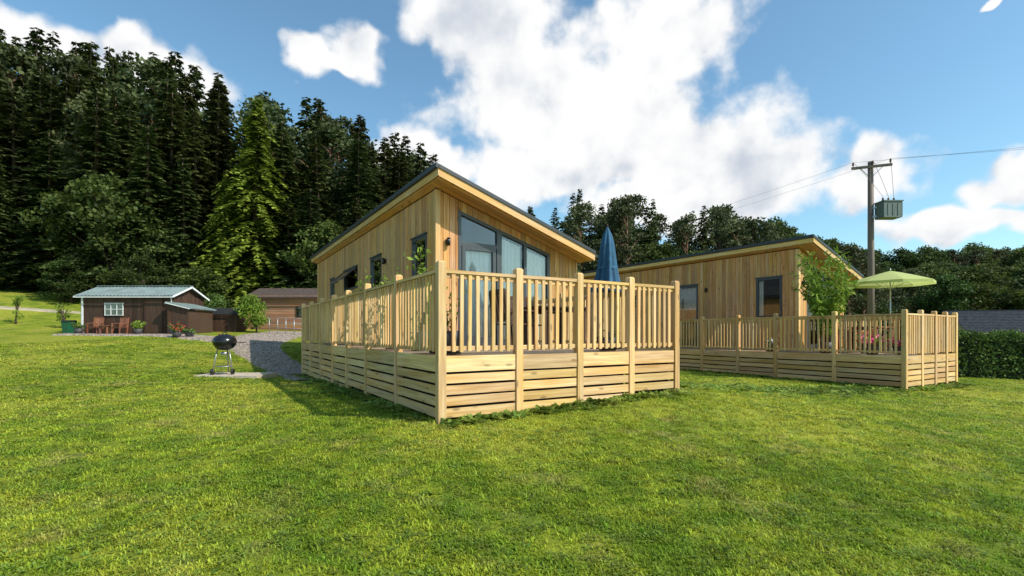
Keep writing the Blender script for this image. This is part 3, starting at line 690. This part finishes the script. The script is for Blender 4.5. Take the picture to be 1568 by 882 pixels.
# ------------------------------------------------------------ power pole
px_,py_=18.06,25.0; pz=g1(px_,py_); E=empty('electricity_pole',(px_,py_,pz)); Hh=8.62-pz
mb=MB(); mb.tube([(0,0,-.3),(.02,0,Hh*.5),(0,0,Hh)],[.17,.145,.12],M['pole'],14); mb.obj('pole',E)
mb=MB(); ca=Vector((.72,-.30,0)).normalized(); zc=Hh-.28
mb.beam(Vector((-.05,-.14,zc))-ca*.85,Vector((-.05,-.14,zc))+ca*.85,.09,.12,M['pole'])
for s in(-.78,0.05,.78):
    c=Vector((-.05,-.14,zc+.06))+ca*s; mb.lathe([(.0,0),(.02,0),(.02,.08),(.06,.09),(.035,.13),(.055,.15),(.03,.19),(.045,.21),(0,.25)],c,M['ceram'],12)
for s in(-.5,.5): mb.beam(Vector((-.03,-.12,zc))+ca*s,Vector((0,0,zc-.55)),.04,.02,M['metal'])
mb.obj('crossarm_and_insulators',E)
mb=MB(); zt_=6.57-pz-.9
mb.beam((0,-.05,zt_+.15),(.2,-.25,zt_+.15),.1,.1,M['metal']); mb.beam((0,-.05,zt_+.6),(.2,-.25,zt_+.6),.1,.08,M['metal'])
mb.box((.12,-.75,zt_),(1.02,-.12,zt_+.78),M['transf']); mb.box((.08,-.79,zt_+.78),(1.06,-.08,zt_+.83),M['transf'])
for i in range(3): mb.box((.3+i*.24,-.77,zt_+.1),(.34+i*.24,-.751,zt_+.68),M['transf'])
for i in range(5): mb.box((1.021,-.7+i*.12,zt_+.08),(1.07,-.68+i*.12,zt_+.7),M['transf'])
for x in(.3,.57,.84): mb.lathe([(.0,0),(.05,0),(.03,.06),(.06,.08),(.03,.12),(.055,.14),(.02,.2),(0,.26)],(x,-.43,zt_+.83),M['ceram'],12)
mb.obj('transformer',E)
def wire(mb,a,b,sag,r=.006,n=18):
    a=Vector(a);b=Vector(b); mb.tube([a.lerp(b,i/n)-Vector((0,0,sag*4*(i/n)*(1-i/n))) for i in range(n+1)],r,M['trim'],5,cap=False)
E2=empty('overhead_wires'); mb=MB(); base=Vector((px_-.05,py_-.14,pz+zc+.3))
for s in(-.78,.78):
    p=base+ca*s
    wire(mb,p,p+Vector((24,-13,-.9-s*.4)),.3); wire(mb,p,p+Vector((-32,50,-1)),1.2,.005)
for x,s in((.3,-.78),(.57,.05),(.84,.78)): wire(mb,base+ca*s,(px_+x,py_-.43,pz+zt_+1.08),-.08,.008,8)
mb.obj('wires',E2)

# ------------------------------------------------------------ hedge and house
def hedge(p0,p1,h,w,n):
    mb=MB(); p0=Vector(p0);p1=Vector(p1);d=(p1-p0);ln=d.length;d.normalize();s=Vector((-d.y,d.x,0))
    N=int(ln/.5)
    for i in range(N):
        a=p0+d*(i*ln/N);b_=p0+d*((i+1)*ln/N);z=g1(a.x,a.y)-.2;zb=g1(b_.x,b_.y)-.2; ww=w*.36
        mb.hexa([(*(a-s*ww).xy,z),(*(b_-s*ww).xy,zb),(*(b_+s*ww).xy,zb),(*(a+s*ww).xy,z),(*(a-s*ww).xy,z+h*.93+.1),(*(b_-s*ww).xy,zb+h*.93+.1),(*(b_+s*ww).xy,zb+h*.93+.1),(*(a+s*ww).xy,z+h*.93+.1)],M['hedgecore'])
    t=rng.random(n)*ln; ang=rng.random(n)
    u=rng.uniform(-1,1,n); vz=rng.random(n); topm=rng.random(n)<.35
    side=np.where(topm,u,np.sign(u)*rng.uniform(.72,1.05,n))*w/2
    zz=np.where(topm,rng.uniform(.9,1.03,n),vz)*h
    lump=1+.10*np.sin(t*3.1)+.08*np.sin(t*7.7+vz*4)
    X=p0.x+d.x*t+s.x*side*lump; Y_=p0.y+d.y*t+s.y*side*lump
    Zg=gz(X,Y_); C=np.stack([X,Y_,Zg+zz*(1+.04*np.sin(t*4.3)+.03*np.sin(t*11))],1); L=rng.uniform(.05,.11,n)
    mb.quads(randleaf(C,L,L*.8),M['hedge'],rng.random(n)); mb.obj('hedge')
hedge((14.0,16.2,0),(25,14.5,0),1.40,1.0,26000)
hx,hy=37,40; E=empty('slate_roof_house',(hx,hy,g1(hx+6,hy)),-.25); mb=MB(); ev=1.05-g1(hx+6,hy)-.9; rg=ev+1.7
mb.box((0,0,-.5),(13,6.5,ev),M['slab']); 
for x in(.01,12.95): mb.hexa([(x,0,ev),(x+.04,0,ev),(x+.04,6.5,ev),(x,6.5,ev),(x,3.24,rg),(x+.04,3.24,rg),(x+.04,3.26,rg),(x,3.26,rg)],M['slab'])
mb.obj('walls',E); mb=MB()
for s in(0,1):
    for i in range(14):
        t0=i/14;t1=(i+1)/14; yy=lambda t:(-.3+3.55*t) if s==0 else(6.8-3.55*t); zz=lambda t:ev-.1+(rg-ev+.15)*t
        mb.hexa([(-.3,yy(t0),zz(t0)),(13.3,yy(t0),zz(t0)),(13.3,yy(t1),zz(t1)-.03),(-.3,yy(t1),zz(t1)-.03),(-.3,yy(t0),zz(t0)+.05),(13.3,yy(t0),zz(t0)+.05),(13.3,yy(t1),zz(t1)+.02),(-.3,yy(t1),zz(t1)+.02)],M['slate'])
mb.beam((-.3,3.25,rg+.08),(13.3,3.25,rg+.08),.2,.1,M['slate']); mb.obj('roof',E)
mb=MB()
for x in(2,5.2,9): win(mb,x,x+1.1,.9,2.0,-.02,2,2)
mb.obj('windows',E)

# ------------------------------------------------------------ tree meshes
HT={}
def conifer_mesh(name,mat,H=20,Rr=3.3,lev=46,per=8,droop=.35,bare=.06,spr=11,ragged=.35,wsc=1.0,noise_=0.0):
    mb=MB(); n=8
    mb.tube([(0,0,H*i/n) for i in range(n+1)],[.26*(1-i/n)+.02 for i in range(n+1)],M['bark'],7)
    B=[];
    lob=[U(.75,1.2) for _ in range(14)]
    for l in range(lev):
        f=(l+R()*.8)/lev; z=H*(bare+(1-bare)*f)
        ln=Rr*((1-f)**.75)*(1 if f>.12 else .55+f*3.7)+.12
        if noise_: ln*=lob[int(f*13)]
        k=per if f<.8 else max(4,per-2)
        a0=R()*6.28
        for j in range(k):
            B.append((a0+j*6.28/k+U(-.35,.35),z+U(-.3,.3),ln*U(1-ragged,1+ragged*.5)))
    Cs=[];Ds=[];Ss=[];Ls=[];Ws=[];rn=[]
    up=np.array([0,0,1.])
    for (a,z,ln) in B:
        d=np.array([math.cos(a),math.sin(a),0]); s=np.array([-math.sin(a),math.cos(a),0])
        f=z/H; m_=max(3,int(spr*(ln/Rr)**.5))
        for q in range(m_):
            t=(q+R())/m_*.85+.15
            p=d*ln*t+up*(z - droop*ln*t*t + .18*ln*t*(f) )
            w=((1-t)*.5+.35)*wsc
            for sg in(-1,1,0):
                if sg==0 and R()<.4: continue
                dd=d*(.55+U(-.2,.2))+s*sg*(.85+U(-.2,.2))+up*U(-.6,-.05)*(1+noise_); dd/=np.linalg.norm(dd)
                nv=np.cross(dd,up+s*U(-.5,.5)+d*U(-.5,.5)); nv/=np.linalg.norm(nv)
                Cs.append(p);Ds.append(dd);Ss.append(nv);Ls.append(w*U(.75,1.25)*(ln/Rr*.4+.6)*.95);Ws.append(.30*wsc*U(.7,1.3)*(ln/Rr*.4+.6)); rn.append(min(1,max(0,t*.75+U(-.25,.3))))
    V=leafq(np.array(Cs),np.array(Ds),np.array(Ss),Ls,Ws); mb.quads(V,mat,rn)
    me=mb.mesh(name); HT[me.name]=H; return me
def crown_mesh(name,mat,barkm,H=12,cr=3.6,c0=.35,nclump=42,per=170,leaf=.28,clr=.95,tr=.22,shape=1.0):
    mb=MB(); bend=U(-.4,.4)
    mb.tube([(bend*i/6*i/6,0,H*.85*i/6) for i in range(7)],[tr*(1-i/7.5) for i in range(7)],barkm,8)
    for c in range(nclump):
        f=R(); z=H*(c0+(1-c0)*f)*.97; prof=math.sin(math.pi*min(1,(f*.85+.15)))**.6
        rr=cr*prof*math.sqrt(R())*shape; a=U(0,6.28)
        cx,cy=rr*math.cos(a)+bend*f,rr*math.sin(a)
        z0=max(H*c0*.6,z-rr*.8-.5); mb.tube([(bend*.3*f,0,z0),(cx*.55,cy*.55,(z0+z)/2+.1),(cx,cy,z)],[tr*.3,tr*.18,.02],barkm,5,cap=False)
        cs=clr*U(.6,1.25); n=int(per*U(.7,1.2))
        v=nrm(rng.normal(size=(n,3)))*(rng.random((n,1))**.4)*cs*np.array([[1.15,1.15,.75]])
        C=v+np.array([cx,cy,z]); L=rng.uniform(.6,1.3,n)*leaf
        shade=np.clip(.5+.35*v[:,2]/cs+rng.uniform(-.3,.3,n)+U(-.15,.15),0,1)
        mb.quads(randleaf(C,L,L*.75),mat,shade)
    me=mb.mesh(name); HT[me.name]=H; return me
spruces=[conifer_mesh('spruce_mesh',M['spruce'],20,U(2.9,3.8),42,8,U(.3,.5),.04,11,U(.35,.6),noise_=.2) for _ in range(5)]
limec=conifer_mesh('golden_conifer_mesh',M['lime_con'],18,3.2,56,9,.95,.03,15,.7,wsc=.8,noise_=1.0)
pines=[crown_mesh('pine_mesh',M['pine'],M['pinebark'],18,3.2,.45,36,120,.34,1.0,.26) for _ in range(3)]
broads=[crown_mesh('broadleaf_mesh',M['broad'],M['bark'],11,3.7,.16,60,140,.33,1.15,.22) for _ in range(4)]
def sil(px):
    return float(np.interp(px,[-400,0,60,150,210,270,330,400,440,490,560,600,650,720,840,880,925,985,1035,1090,1140,1178,1200,1240,1300,1400,1568,2000],
                     [50,38,50,60,88,76,110,130,158,146,186,206,228,278,326,288,308,291,326,304,316,332,362,364,372,382,376,390]))
def inst(me,parent,x,y,ztop,wmul=1,nm='tree'):
    z=g1(x,y)-.2; h=max(2.5,ztop-z); o=bpy.data.objects.new(nm,me); S.collection.objects.link(o); o.parent=parent
    k=h/HT[me.name]; wk=k**.6*wmul*U(.88,1.15); o.location=(x,y,z); o.scale=(wk,wk,k); o.rotation_euler=(U(-.03,.03),U(-.03,.03),U(0,6.28)); return o
F1=empty('conifer_forest')
pts=[(-20.0,38.6),(-22.2,38.2)]
def ok(x,y,d):
    for a,b_ in pts:
        if (a-x)**2+(b_-y)**2<d*d: return False
    pts.append((x,y)); return True
for _ in range(3500):
    y=U(36.5,64); r=U(-1.45,-.10); x=r*y
    if y<39.5 and (R()<.45 or -.60<r<-.46): continue
    if not ok(x,y,2.2+(y-36)*.04): continue
    px=784+760*r; zt0=(510-sil(px))*y/760
    back=(y-39)/25
    k=U(.55,.9) if y<39.5 else (U(.8,1.0) if back<.35 else U(.88,1.03))
    if R()<.14 and y>39.5: inst(random.choice(pines),F1,x,y,zt0*min(k,.95),1.15,'pine')
    else: inst(random.choice(spruces),F1,x,y,zt0*k,1.18,'spruce')
F2=empty('broadleaf_trees')
for _ in range(260):
    y=U(33.8,36); r=U(-1.35,-.14); x=r*y
    px=784+760*r
    if 340<px<440 or px<90: continue
    if not ok(x,y,3.4): continue
    inst(random.choice(broads),F2,x,y,g1(x,y)+U(2.8,5.0),.95,'broadleaf')
for x,y,h in((-29,36.2,9.0),(-32.5,37.5,8),(-26,37.5,6.0),(-13.5,36,7),(-10,36,8)): inst(random.choice(broads),F2,x,y,g1(x,y)+h,1.0,'broadleaf')
T=empty('golden_conifer'); inst(limec,T,-20.0,38.6,18.2,1.4,'foliage'); 
T=empty('golden_conifer'); inst(limec,T,-22.2,38.2,12.5,1.1,'foliage')
F3=empty('pine_trees')
for _ in range(900):
    y=U(58,80); r=U(-.2,.72); x=r*y
    if not ok(x,y,3.2): continue
    px=784+760*r; zt0=(510-sil(px))*y/760; q=R()
    if q<.45: inst(random.choice(spruces),F3,x,y,zt0*U(.8,1.02),.95,'spruce')
    elif q<.85: inst(random.choice(pines),F3,x,y,zt0*U(.78,1.0),1.0,'pine')
    else: inst(random.choice(broads),F3,x,y,zt0*U(.55,.75),1.1,'broadleaf')
for _ in range(300):
    y=U(48,57); r=U(-.05,.6); x=r*y
    if not ok(x,y,4.2): continue
    inst(random.choice(broads),F2,x,y,(510-U(385,425))*y/760,1.1,'broadleaf')
F4=empty('wooded_hillside')
for _ in range(1500):
    y=U(85,175); r=U(.5,1.5); x=r*y
    if not ok(x,y,5.6): continue
    px=784+760*r; zt0=(510-sil(px))*y/760; g=g1(x,y)
    zt1=min(zt0*U(.9,1.02), g+U(8,14)) if y<150 else zt0*U(.92,1.04)
    inst(random.choice(broads*2+spruces[:1]+pines[:1]) ,F4,x,y,max(zt1,g+3.5),1.35,'tree')
def small_tree(name,x,y,h,mat,cr=.9,leaf=.12,n=26,per=120,clr=.35):
    me=crown_mesh(name+'_foliage',mat,M['bark'],h,cr,.22,n,per,leaf,clr,.05); E=empty(name,(x,y,g1(x,y))); o=bpy.data.objects.new('trunk_and_crown',me); S.collection.objects.link(o); o.parent=E
small_tree('young_tree',-14.2,27.6,2.0,M['brightleaf'],.6)
small_tree('young_tree',-27.5,27.5,1.6,M['brightleaf'],.3,n=8,per=50,clr=.2,leaf=.09); small_tree('young_tree',-24.6,27.3,1.7,M['brightleaf'],.3,n=8,per=50,clr=.2,leaf=.09)
small_tree('shrub',-18.2,29.5,2.0,M['hedge'],.9)

# ------------------------------------------------------------ grass
gcol=bpy.data.collections.new('grass_tufts')
def tuft(i,n=18,rad=.06,h=(.010,.026),w=.0040):
    mb=MB()
    for k in range(n):
        a=U(0,6.28);r=rad*math.sqrt(R());x,y=r*math.cos(a),r*math.sin(a);hh=U(*h);b=U(0,6.28);ln=hh*U(.5,1.7);ww=w*U(.7,1.4)
        s=(-math.sin(b)*ww,math.cos(b)*ww); dx,dy=math.cos(b)*ln,math.sin(b)*ln; v=len(mb.v); rr=R()
        mb.v+=[(x-s[0],y-s[1],-.01),(x+s[0],y+s[1],-.01),(x+dx*.4+s[0]*.8,y+dy*.4+s[1]*.8,hh*.65),(x+dx*.4-s[0]*.8,y+dy*.4-s[1]*.8,hh*.65),(x+dx,y+dy,hh)]
        mb.face([v,v+1,v+2,v+3],M['blade'],rr);mb.face([v+3,v+2,v+4],M['blade'],rr)
    o=bpy.data.objects.new('tuft_%d'%i,mb.mesh('tuft')); gcol.objects.link(o)
def weed(i,col,n=14,rad=.07,L=.05,big=1):
    mb=MB(); C=[];D=[];Sd=[];Ls=[];rr=[]
    for k in range(n):
        a=U(0,6.28);r=rad*math.sqrt(R()); C.append((r*math.cos(a)*.6,r*math.sin(a)*.6,U(.005,.02)*big)); t=U(.05,.5); D.append((math.cos(a)*math.cos(t),math.sin(a)*math.cos(t),math.sin(t))); Sd.append((-math.sin(a),math.cos(a),U(-.2,.2))); Ls.append(L*U(.6,1.2)); rr.append(R())
    mb.quads(leafq(np.array(C),np.array(D),np.array(Sd),Ls,np.array(Ls)*.55),M['weed'],rr)
    o=bpy.data.objects.new('weed_%d'%i,mb.mesh('weed')); col.objects.link(o)
for i in range(9): tuft(i)
tuft(9,10,.07,(.02,.042),.0042)
for i in range(2): weed(i,gcol,16,.07,.026)
wcol=bpy.data.collections.new('weed_plants')
for i in range(4): weed(10+i,wcol,24,.10,.08,1.5)
def tolocal(C,x,y):
    dx=x-C[0];dy=y-C[1]; return dx*DR.x+dy*DR.y, dx*DL.x+dy*DL.y
def excl(x,y):
    bad=np.zeros(len(x),bool)
    for C,W,D_,L in((C1,4.12,4.05,10.1),(C2,3.15,3.45,10.1)):
        a,b_=tolocal(C,x,y); bad|=(a>-.03)&(b_>-.03)&(((a<W)&(b_<D_))|((a<1.6)&(b_<L)))
    for P,W in((P1,3.6),(P2,3.1)):
        a,b_=tolocal(P,x,y); bad|=(a>0)&(a<W)&(b_>0)&(b_<13)
    bad|=(x>-22)&(x<-15.3)&(y>24.6)&(y<29); bad|=(x>-16.4)&(x<-11.4)&(y>29.8)
    bad|=(x-bx>-.6)&(x-bx<1.14)&(y>by-.65)&(y<by+.53)
    for pl,ws in(pathA,pathB):
        for (qx,qy),w in zip(pl,ws): bad|=((x-qx)**2+(y-qy)**2)<(w*.5-.08)**2
    return bad
def instpts(name,x,y,sc,col,tilt=.25):
    z=gz(x,y)
    me=bpy.data.meshes.new(name); me.from_pydata(np.stack([x,y,z],1).tolist(),[],[])
    sz=np.minimum(sc,1.0+.3*rng.random(len(sc)))*rng.uniform(.8,1.1,len(sc))
    a=me.attributes.new('sc','FLOAT_VECTOR','POINT'); a.data.foreach_set('vector',np.stack([sc,sc,sz],1).astype(np.float32).ravel())
    o=bpy.data.objects.new(name,me); S.collection.objects.link(o)
    ng=bpy.data.node_groups.new(name,'GeometryNodeTree'); ng.interface.new_socket('Geometry',in_out='INPUT',socket_type='NodeSocketGeometry'); ng.interface.new_socket('Geometry',in_out='OUTPUT',socket_type='NodeSocketGeometry')
    gi=ng.nodes.new('NodeGroupInput');gout=ng.nodes.new('NodeGroupOutput'); ip=ng.nodes.new('GeometryNodeInstanceOnPoints'); ci=ng.nodes.new('GeometryNodeCollectionInfo')
    ci.inputs['Collection'].default_value=col; ci.inputs['Separate Children'].default_value=True; ci.inputs['Reset Children'].default_value=True
    rv=ng.nodes.new('FunctionNodeRandomValue'); rv.data_type='FLOAT_VECTOR'; rv.inputs[0].default_value=(-tilt,-tilt,0); rv.inputs[1].default_value=(tilt,tilt,6.283)
    na=ng.nodes.new('GeometryNodeInputNamedAttribute'); na.data_type='FLOAT_VECTOR'; na.inputs['Name'].default_value='sc'
    L=ng.links.new; L(gi.outputs[0],ip.inputs['Points']); L(ci.outputs[0],ip.inputs['Instance']); ip.inputs['Pick Instance'].default_value=True
    L(rv.outputs[0],ip.inputs['Rotation']); L(na.outputs[0],ip.inputs['Scale']); L(ip.outputs[0],gout.inputs[0])
    md=o.modifiers.new('scatter','NODES'); md.node_group=ng
def sector(n1,n2,rmax=28,half=1.0,r0=5.5):
    r=np.concatenate([np.sqrt(rng.uniform(2.2**2,r0**2,n1)), r0*np.exp(rng.random(n2)*math.log(rmax/r0))]); a=rng.uniform(-half,half,len(r))
    return r*np.sin(a),r*np.cos(a),r
x,y,r=sector(18000,40000)
kp=~excl(x,y)&(rng.random(len(x))<(.78+.35*np.sin(x*2.1+1.7*np.sin(y*1.6))*np.sin(y*2.3+np.sin(x*1.1)*2))); x,y,r=x[kp],y[kp],r[kp]
instpts('grass',x,y,rng.uniform(.7,1.3,len(x))*np.clip(r/6,.9,6)**.75,gcol,.10)
x,y,r=sector(700,3500,24,1.05)
dens=np.sin(x*1.3+np.sin(y*.9)*2)*np.cos(y*1.1+x*.4)
kp=(~excl(x,y))&((dens>.35)|(rng.random(len(x))<.10)); x,y,r=x[kp],y[kp],r[kp]
sc1=rng.uniform(.22,.45,len(x))*np.clip(r/8,.8,1.6)
ex=[];ey=[]
for C,W,L in((C1,4.07,10),(C2,3.1,10)):
    for _ in range(300):
        if R()<.5: q=Vector((*C,0))+DR*U(0,W)-DL*(abs(random.gauss(0,.14))+.06)
        else: q=Vector((*C,0))+DL*U(0,L)-DR*(abs(random.gauss(0,.15))+.06)
        ex.append(q.x);ey.append(q.y)
for _ in range(420):
    t=R(); px0=3.0+t*6.2; py0=8.6+t*3.0+random.gauss(0,.4)+.5; ex.append(px0); ey.append(py0)
x=np.concatenate([x,ex]);y=np.concatenate([y,ey]); sc=np.concatenate([sc1,rng.uniform(.5,1.3,len(ex))])
instpts('lawn_weeds',x,y,sc,wcol)

# ------------------------------------------------------------ sun, sky
az=math.atan2(.9,-.43); el=math.radians(43)
sd=Vector((math.sin(az)*math.cos(el),math.cos(az)*math.cos(el),math.sin(el)))
ld=bpy.data.lights.new('sun','SUN'); ld.energy=5.0; ld.angle=math.radians(.5); ld.color=(1,.955,.88)
lo=bpy.data.objects.new('sun',ld); S.collection.objects.link(lo); lo.rotation_euler=sd.to_track_quat('Z','Y').to_euler(); lo.location=(20,-10,30)
w=bpy.data.worlds.new('World'); S.world=w; w.use_nodes=True; nt=w.node_tree; nt.nodes.clear()
out=nn(nt,'ShaderNodeOutputWorld'); sky=nn(nt,'ShaderNodeTexSky',sky_type='NISHITA'); sky.sun_disc=False; sky.sun_elevation=el; sky.sun_rotation=az; sky.air_density=1.0; sky.dust_density=1.0; sky.ozone_density=1.0; sky.altitude=100
tc=nn(nt,'ShaderNodeTexCoord'); dirv=vmath(nt,'NORMALIZE',tc.outputs['Generated'])
sp=nn(nt,'ShaderNodeSeparateXYZ'); nt.links.new(dirv,sp.inputs[0])
skyc=mixc(nt,1.0,sky.outputs[0],(1.15,1.52,1.50),'MULTIPLY')
bg1=nn(nt,'ShaderNodeBackground'); nt.links.new(skyc,bg1.inputs[0]); bg1.inputs[1].default_value=.13
A=math_(nt,'ARCTAN2',sp.outputs[0],sp.outputs[1]); Ee=math_(nt,'ARCSINE',sp.outputs[2])
cb=nn(nt,'ShaderNodeCombineXYZ'); nt.links.new(A,cb.inputs[0]); nt.links.new(Ee,cb.inputs[1]); Pv=cb.outputs[0]
wn=noise(nt,dirv,4,2,.6); warp=vmath(nt,'MULTIPLY',vmath(nt,'SUBTRACT',wn.outputs['Color'],(.5,.5,.5)),(.20,.16,0))
wn2=noise(nt,dirv,14,2,.6); warp2=vmath(nt,'MULTIPLY',vmath(nt,'SUBTRACT',wn2.outputs['Color'],(.5,.5,.5)),(.11,.08,0))
Pw=vmath(nt,'ADD',vmath(nt,'ADD',Pv,warp),warp2)
blobs=[(755,40,95,85),(830,130,130,80),(1030,50,120,60),(930,190,140,65),(1040,230,150,70),(1160,265,130,62),(1300,285,110,48),(665,248,75,32),(850,262,120,50),(1470,345,140,26),(1535,285,80,34),
(60,58,115,34),(225,90,105,42),(470,100,60,30),(562,88,52,38),(515,108,50,18),(1485,12,22,6),(1060,310,240,45),(1900,150,200,80)]
D=None
for (cx,cy,rx,ry) in blobs:
    X_=(cx-784)/760; Z_=(510-cy)/760; a=math.atan(X_); e=math.atan(Z_/math.sqrt(1+X_*X_)); ca_=math.cos(a)
    rx_=rx/760*ca_*ca_; ry_=ry/760*ca_
    q=vmath(nt,'MULTIPLY',vmath(nt,'SUBTRACT',Pw,(a,e,0)),(1/rx_,1/ry_,0))
    k=math_(nt,'SUBTRACT',1.0,vmath(nt,'LENGTH',q))
    D=k if D is None else math_(nt,'SMOOTH_MAX',D,k,.25)
D=math_(nt,'MINIMUM',D,.55)
D=math_(nt,'MAXIMUM',D,-1.2)
n1=noise(nt,dirv,8,7,.56); 
off=vmath(nt,'ADD',dirv,(.03,-.005,.04)); n2=noise(nt,off,8,4,.5)
val=math_(nt,'ADD',D,math_(nt,'MULTIPLY',math_(nt,'SUBTRACT',n1.outputs[0],.5),2.0))
mask=maprange(nt,val,-.24,.28)
diff=math_(nt,'SUBTRACT',n2.outputs[0],n1.outputs[0])
n3=noise(nt,vmath(nt,'ADD',dirv,(3,2,1)),5,3,.5)
sh=math_(nt,'ADD',math_(nt,'MULTIPLY',diff,3.4),maprange(nt,n3.outputs[0],.38,.66,-.40,.55))
sh=math_(nt,'ADD',sh,maprange(nt,val,.3,1.0,-.30,.22))
lowg=maprange(nt,Ee,.14,.34,.28,0)
sh=math_(nt,'ADD',sh,lowg)
ccol=mixc(nt,maprange(nt,sh,-.05,1.15),(1.0,1.0,1.0),(.58,.64,.73))
bg2=nn(nt,'ShaderNodeBackground'); nt.links.new(ccol,bg2.inputs[0]); bg2.inputs[1].default_value=1.0
ms=nn(nt,'ShaderNodeMixShader'); nt.links.new(mask,ms.inputs[0]); nt.links.new(bg1.outputs[0],ms.inputs[1]); nt.links.new(bg2.outputs[0],ms.inputs[2]); nt.links.new(ms.outputs[0],out.inputs[0])

# ------------------------------------------------------------ camera
cd=bpy.data.cameras.new('camera'); cam=bpy.data.objects.new('camera',cd); S.collection.objects.link(cam); S.camera=cam
cd.sensor_width=36; cd.lens=36*760/1568; cd.shift_y=69/1568; cd.clip_end=3000; cd.clip_start=.05
cam.location=(0,0,0); cam.rotation_euler=(math.pi/2,0,0)
S.view_settings.view_transform='Standard'; S.view_settings.look='None'; S.view_settings.exposure=0
print('objects',len(bpy.data.objects))
